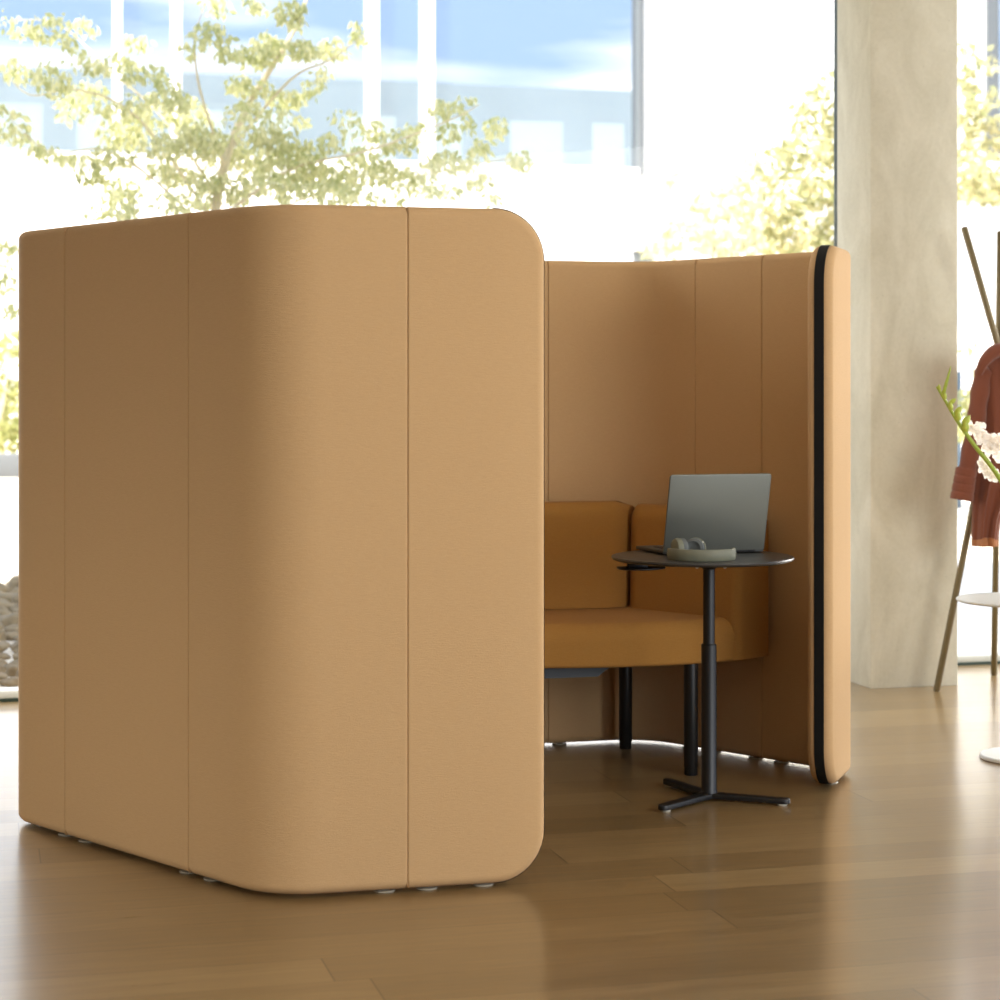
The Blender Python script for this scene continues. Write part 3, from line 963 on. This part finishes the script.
ct = thing('coat', 'rust brown coat hanging on the olive coat stand', 'coat', (Ax.x, Ax.y - .05, 1.0))
co = ct.location.copy(); CY = 7.945
lev = [(345, 1001, 7, .022), (350, 1000, 12, .034), (358, 999, 18, .044), (370, 999, 24, .054), (385, 1001, 29, .062), (410, 1004, 33, .066), (440, 1004, 33, .066), (470, 999, 26, .066), (500, 990, 18, .066), (520, 986, 14, .066), (538, 984.5, 13, .062)]
bm = new(); rows = []
N = 72
for li, (y, cx, hw, dp) in enumerate(lev):
    row = []
    f = li / (len(lev) - 1)
    for k in range(N):
        a = 2 * pi * k / N
        fold = 1 + (.10 + .16 * f) * (1 - 2 * abs(sin(3.5 * a + .5 * f + .4)) ** .7) + .08 * f * sin(12 * a + 1.3 + 2 * f)
        p = at(cx, y, CY); hwm = hw / F * CY
        row.append(bm.verts.new(p + Vector((cos(a) * hwm * (.9 + .1 * fold), sin(a) * dp * fold, .006 * sin(3 * a))) - co))
    rows.append(row)
for a, b in zip(rows, rows[1:]):
    for k in range(N): bm.faces.new((a[k], a[(k + 1) % N], b[(k + 1) % N], b[k]))
bm.faces.new(rows[0][::-1]); bm.faces.new(rows[-1])
obj('coat_body', bm, 'coat', ct, 60)
bm = new(); rows = []                                 # tan hem
for (y, g) in ((537, .985), (541, 1.0), (546, 1.0)):
    row = []
    for k in range(N):
        a = 2 * pi * k / N
        fold = 1 + .26 * (1 - 2 * abs(sin(3.5 * a + .9)) ** .7) + .08 * sin(12 * a + 3.3)
        row.append(bm.verts.new(at(984.5, y, CY) + Vector((cos(a) * 13 / F * CY * (.9 + .1 * fold) * g, sin(a) * .062 * fold * g, 0)) - co))
    rows.append(row)
for a, b in zip(rows, rows[1:]):
    for k in range(N): bm.faces.new((a[k], a[(k + 1) % N], b[(k + 1) % N], b[k]))
bm.faces.new(rows[0][::-1]); bm.faces.new(rows[-1])
o = obj('hem', bm, 'coat2', ct, 60); o['label'] = 'tan hem band'
sl = smooth_open([at(985, 368, CY - .02), at(979.5, 395, CY - .04), at(974, 435, CY - .05), at(966, 475, CY - .05)], 8)
bm = new(); n = len(sl)
rr = [(.037 + .0025 * sin(i * 1.1)) * (1 - .05 * i / n) if i > 1 else .022 + .007 * i for i in range(n)]
tube(bm, [p - co for p in sl], rr, 20); obj('sleeve', bm, 'coat', ct, 60)
cf = [at(966.5, 468, CY - .065), at(965.5, 476, CY - .065), at(964, 486, CY - .065), at(962.5, 494, CY - .065), at(961.5, 500, CY - .065)]
bm = new()
pr = []; rd = []
for i in range(25):
    t = i / 24; q = cf[0].lerp(cf[-1], t); pr.append(q - co); rd.append(.0415 + .004 * t - (.0022 if i % 6 == 0 else 0))
tube(bm, pr, rd, 22); obj('cuff', bm, 'coat', ct, 30)
sl = smooth_open([at(1030, 368, CY - .03), at(1042, 420, CY - .05), at(1046, 480, CY - .06)], 8)
bm = new(); tube(bm, [p - co for p in sl], .04, 18); obj('sleeve', bm, 'coat', ct, 60)
bm = new()                                            # collar folded over the shoulders
cpts = smooth_open([at(979, 374, CY - .075), at(984, 362, CY - .085), at(994, 352, CY - .07), at(1004, 350, CY - .06), at(1016, 356, CY - .07), at(1026, 370, CY - .085)], 6)
for w_ in (0,):
    tube(bm, [p - co for p in cpts], [.012 + .016 * sin(pi * (i + .5) / len(cpts)) for i in range(len(cpts))], 12)
obj('collar', bm, 'coat', ct, 60)

bm = new(); pk = at(1009, 340, 7.93)
tube(bm, [Vector((pk.x + .02, 8.16, pk.z - .02)) - so3, pk - so3, pk + Vector((0, -.008, .012)) - so3], .0055, 10); obj('peg', bm, 'olive', st)

# ------------------------------------------------------------------ pale round side table with gladiolus
gx, gy = 1.735, 6.585
gt = thing('pedestal_table', 'pale grey round pedestal table at the right edge, under the flowers', 'table', (gx, gy, 0))
bm = new(); lathe(bm, [(0, .516), (.222, .516), (.228, .519), (.229, .522), (.226, .525), (0, .525)], n=80); obj('table_top', bm, 'ptable', gt)
bm = new(); lathe(bm, [(0, .014), (.014, .014), (.014, .517), (0, .517)], n=24); obj('column', bm, 'ptable', gt)
bm = new(); lathe(bm, [(0, 0), (.150, 0), (.153, .003), (.152, .010), (.148, .0135), (0, .016)], n=64); obj('base_plate', bm, 'ptable', gt)
vx, vy = at(1044, 560, 6.6).x, 6.6
bm = new(); lathe(bm, [(0, 0), (.045, 0), (.05, .006), (.05, .03), (.042, .09), (.03, .13), (.026, .15), (.031, .165), (.029, .165), (.024, .15), (.028, .13), (.04, .09), (.047, .03), (.045, .010), (0, .008)], n=40)
va = tag(obj('glass_vase', bm, 'vase', None, 60, (vx, vy, .525)), 'clear glass vase on the pale pedestal table holding the gladiolus', 'vase')
gd = thing('gladiolus', 'white gladiolus stem leaning out past the coat, standing in the vase', 'flower', (vx, vy, .5352))
go = gd.location.copy()
GY = 6.55
pts = smooth_open([Vector((vx, vy, .536)), Vector((vx - .012, vy, .69)), at(1000, 479, GY), at(975, 446, GY), at(958, 422, GY), at(946, 402, GY), at(937, 386.5, GY)], 8)
bm = new(); tube(bm, [p - go for p in pts], [.0098 - .0055 * i / (len(pts) - 1) for i in range(len(pts))], 10); obj('stem', bm, 'stem', gd)
pts2 = smooth_open([at(943.5, 398, GY), at(945, 388, GY - .01), at(948, 377, GY - .01), at(951, 366, GY)], 5)
bm = new(); tube(bm, [p - go for p in pts2], [.0035, .0042, .0046, .005, .0056, .006, .0062, .006, .0055, .005, .0046, .004, .0034, .0026, .0018, .0010], 8); obj('side_shoot', bm, 'stem', gd)


def budp(p, d, L_, r):
    bm = new(); d = d.normalized(); n = 8
    tube(bm, [p + d * L_ * t - go for t in [i / n for i in range(n + 1)]], [max(.0006, r * sin(pi * (.12 + .86 * i / n)) ** .8) for i in range(n + 1)], 8)
    obj('bud', bm, 'bud', gd, 60)


for (x, y, dx, dy, L_, r) in ((940, 391, -.3, .7, .022, .0035), (942, 394, .8, .8, .022, .004), (945, 400, -.2, 1, .026, .0045), (949, 404, 1, .5, .026, .005), (951, 411, -.2, .9, .03, .0055), (955, 414, 1, .7, .03, .006),
                              (958, 421, -.1, 1, .034, .0065), (963, 425, 1, .9, .036, .007), (966, 432, -.2, .8, .036, .0075)):
    budp(at(x, y, GY), Vector((dx * .6, -.25, dy)), L_ * 1.1, r * 1.6)


def flower(x, y, size, seed):
    rnd = random.Random(seed); c = at(x, y, GY + .035) - go; bm = new()
    ax = Vector((rnd.uniform(-.5, .5), -1, rnd.uniform(-.1, .5))).normalized()
    e1, e2 = frame_axes(ax)
    for k in range(6):
        a = 2 * pi * k / 6 + rnd.uniform(-.2, .2); dr = e1 * cos(a) + e2 * sin(a); sd = ax.cross(dr)
        sz = size * rnd.uniform(.75, 1.3); nu, nv = 8, 7; g = []
        for i in range(nu + 1):
            u = i / nu; w = sz * .40 * sin(pi * min(1, .10 + .86 * u)) ** .9 * (1 + .22 * sin(9 * u + k))
            row = []
            for j in range(nv):
                v = j / (nv - 1) * 2 - 1
                ruf = .20 * sz * sin(6 * v + k * 2 + 5 * u) * u
                pz = c + dr * (sz * (-.06 + 1.06 * sin(u * 1.35))) + ax * (sz * (.1 + .75 * u - .75 * u ** 3) + ruf - abs(v) * sz * .12) + sd * (w * v)
                row.append(bm.verts.new(pz))
            g.append(row)
        for i in range(nu):
            for j in range(nv - 1): bm.faces.new((g[i][j], g[i][j + 1], g[i + 1][j + 1], g[i + 1][j]))
    obj('flower_head', bm, 'petal', gd, 80)


for i, (x, y, s) in enumerate(((969, 425, .013), (973, 430, .016), (979, 427, .017), (981, 438, .020), (988, 441, .022), (996, 444, .024), (991, 450, .020), (1002, 438, .02), (1001, 455, .022), (983, 462, .018), (988, 470, .020), (993, 476, .018), (1010, 466, .028), (1016, 492, .030))):
    flower(x, y, s * 1.35, i + 3)

# ------------------------------------------------------------------ light
W = bpy.data.worlds.new('cloudy_sky'); S.world = W; W.use_nodes = True
nt_ = W.node_tree; nt_.nodes.clear()
def wn(kind, **kw):
    n_ = nt_.nodes.new(kind)
    for k, v in kw.items(): setattr(n_, k, v)
    return n_
tc = wn('ShaderNodeTexCoord'); mp = wn('ShaderNodeMapping'); mp.inputs['Scale'].default_value = (1.2, 1.2, 5.5); mp.inputs['Location'].default_value = (.3, .2, .1)
no = wn('ShaderNodeTexNoise'); no.inputs['Scale'].default_value = 3.1; no.inputs['Detail'].default_value = 6; no.inputs['Distortion'].default_value = .4
rp = wn('ShaderNodeValToRGB'); e = rp.color_ramp.elements
e[0].position = .47; e[0].color = (.27, .37, .54, 1); e[1].position = .70; e[1].color = (1.0, .97, .94, 1)
bg = wn('ShaderNodeBackground'); bg.inputs['Strength'].default_value = 3.1
ow = wn('ShaderNodeOutputWorld')
lk = nt_.links.new
lk(tc.outputs['Generated'], mp.inputs[0]); lk(mp.outputs[0], no.inputs[0]); lk(no.outputs[0], rp.inputs[0]); lk(rp.outputs[0], bg.inputs[0]); lk(bg.outputs[0], ow.inputs[0])

sun = bpy.data.lights.new('sun', 'SUN'); sun.energy = 14.0; sun.angle = radians(3); sun.color = (1, .97, .92)
so_ = bpy.data.objects.new('sun', sun); COL.objects.link(so_)
d = (-U * .78 - V * .42 + Vector((0, 0, .80))).normalized()    # towards the sun
so_.rotation_euler = d.to_track_quat('Z', 'Y').to_euler()


def area(name, loc, target, sx, sy, power, col):
    l = bpy.data.lights.new(name, 'AREA'); l.shape = 'RECTANGLE'; l.size = sx; l.size_y = sy; l.energy = power; l.color = col
    o = bpy.data.objects.new(name, l); COL.objects.link(o); o.location = loc
    o.rotation_euler = (Vector(loc) - Vector(target)).to_track_quat('Z', 'Y').to_euler()
    return o


area('side_window_light', (5.2, 1.2, 2.1), (-.2, 5.0, .7), 3.8, 2.6, 205, (1, .97, .92))
area('ceiling_light', (.2, 2.2, 3.2), (.2, 4.2, 0), 3.0, 1.5, 22, (1, .94, .86))
area('left_column_fill', R(-.45, 7.62, 1.6), R(3.5, 7.65, 1.3), .7, 2.2, 55, (1, .97, .92))  # added fill that brightens the column's left face
lw = area('low_left_fill', (-2.7, 3.5, .35), (-1.0, 5.0, -.25), 1.4, .4, 6.5, (1, .96, .88)); lw.data.spread = radians(110)  # added low fill out of view, lightens the lower part of the booth
area('left_floor_fill', R(-.45, 7.62, 1.9), R(.1, 5.0, 0), .7, 1.4, 10, (1, .97, .92))  # added fill on the floor left of the booth, for bounce onto its side
area('right_floor_fill', R(6.0, 7.7, 1.5), R(4.2, 6.5, 0), 2.0, 1.6, 170, (1, .95, .87))  # added fill that lifts the floor beside the right-hand panes

# ------------------------------------------------------------------ camera
cam = bpy.data.cameras.new('camera'); cam.sensor_width = 36; cam.lens = 36 * F / 1000
cam.shift_y = -.109; cam.clip_end = 300
cam.dof.use_dof = True; cam.dof.focus_distance = 5.55; cam.dof.aperture_fstop = 4.2
co_ = bpy.data.objects.new('camera', cam); COL.objects.link(co_)
co_.location = (0, 0, CAMZ); co_.rotation_euler = (radians(90), 0, 0)
S.camera = co_
S.view_settings.view_transform = 'Standard'; S.view_settings.look = 'None'
S.view_settings.exposure = 0.13
S.cycles.use_denoising = True
S.cycles.max_bounces = 10; S.cycles.diffuse_bounces = 5; S.cycles.transparent_max_bounces = 16
S.cycles.sample_clamp_indirect = 6.0
S.cycles.caustics_reflective = False; S.cycles.caustics_refractive = False
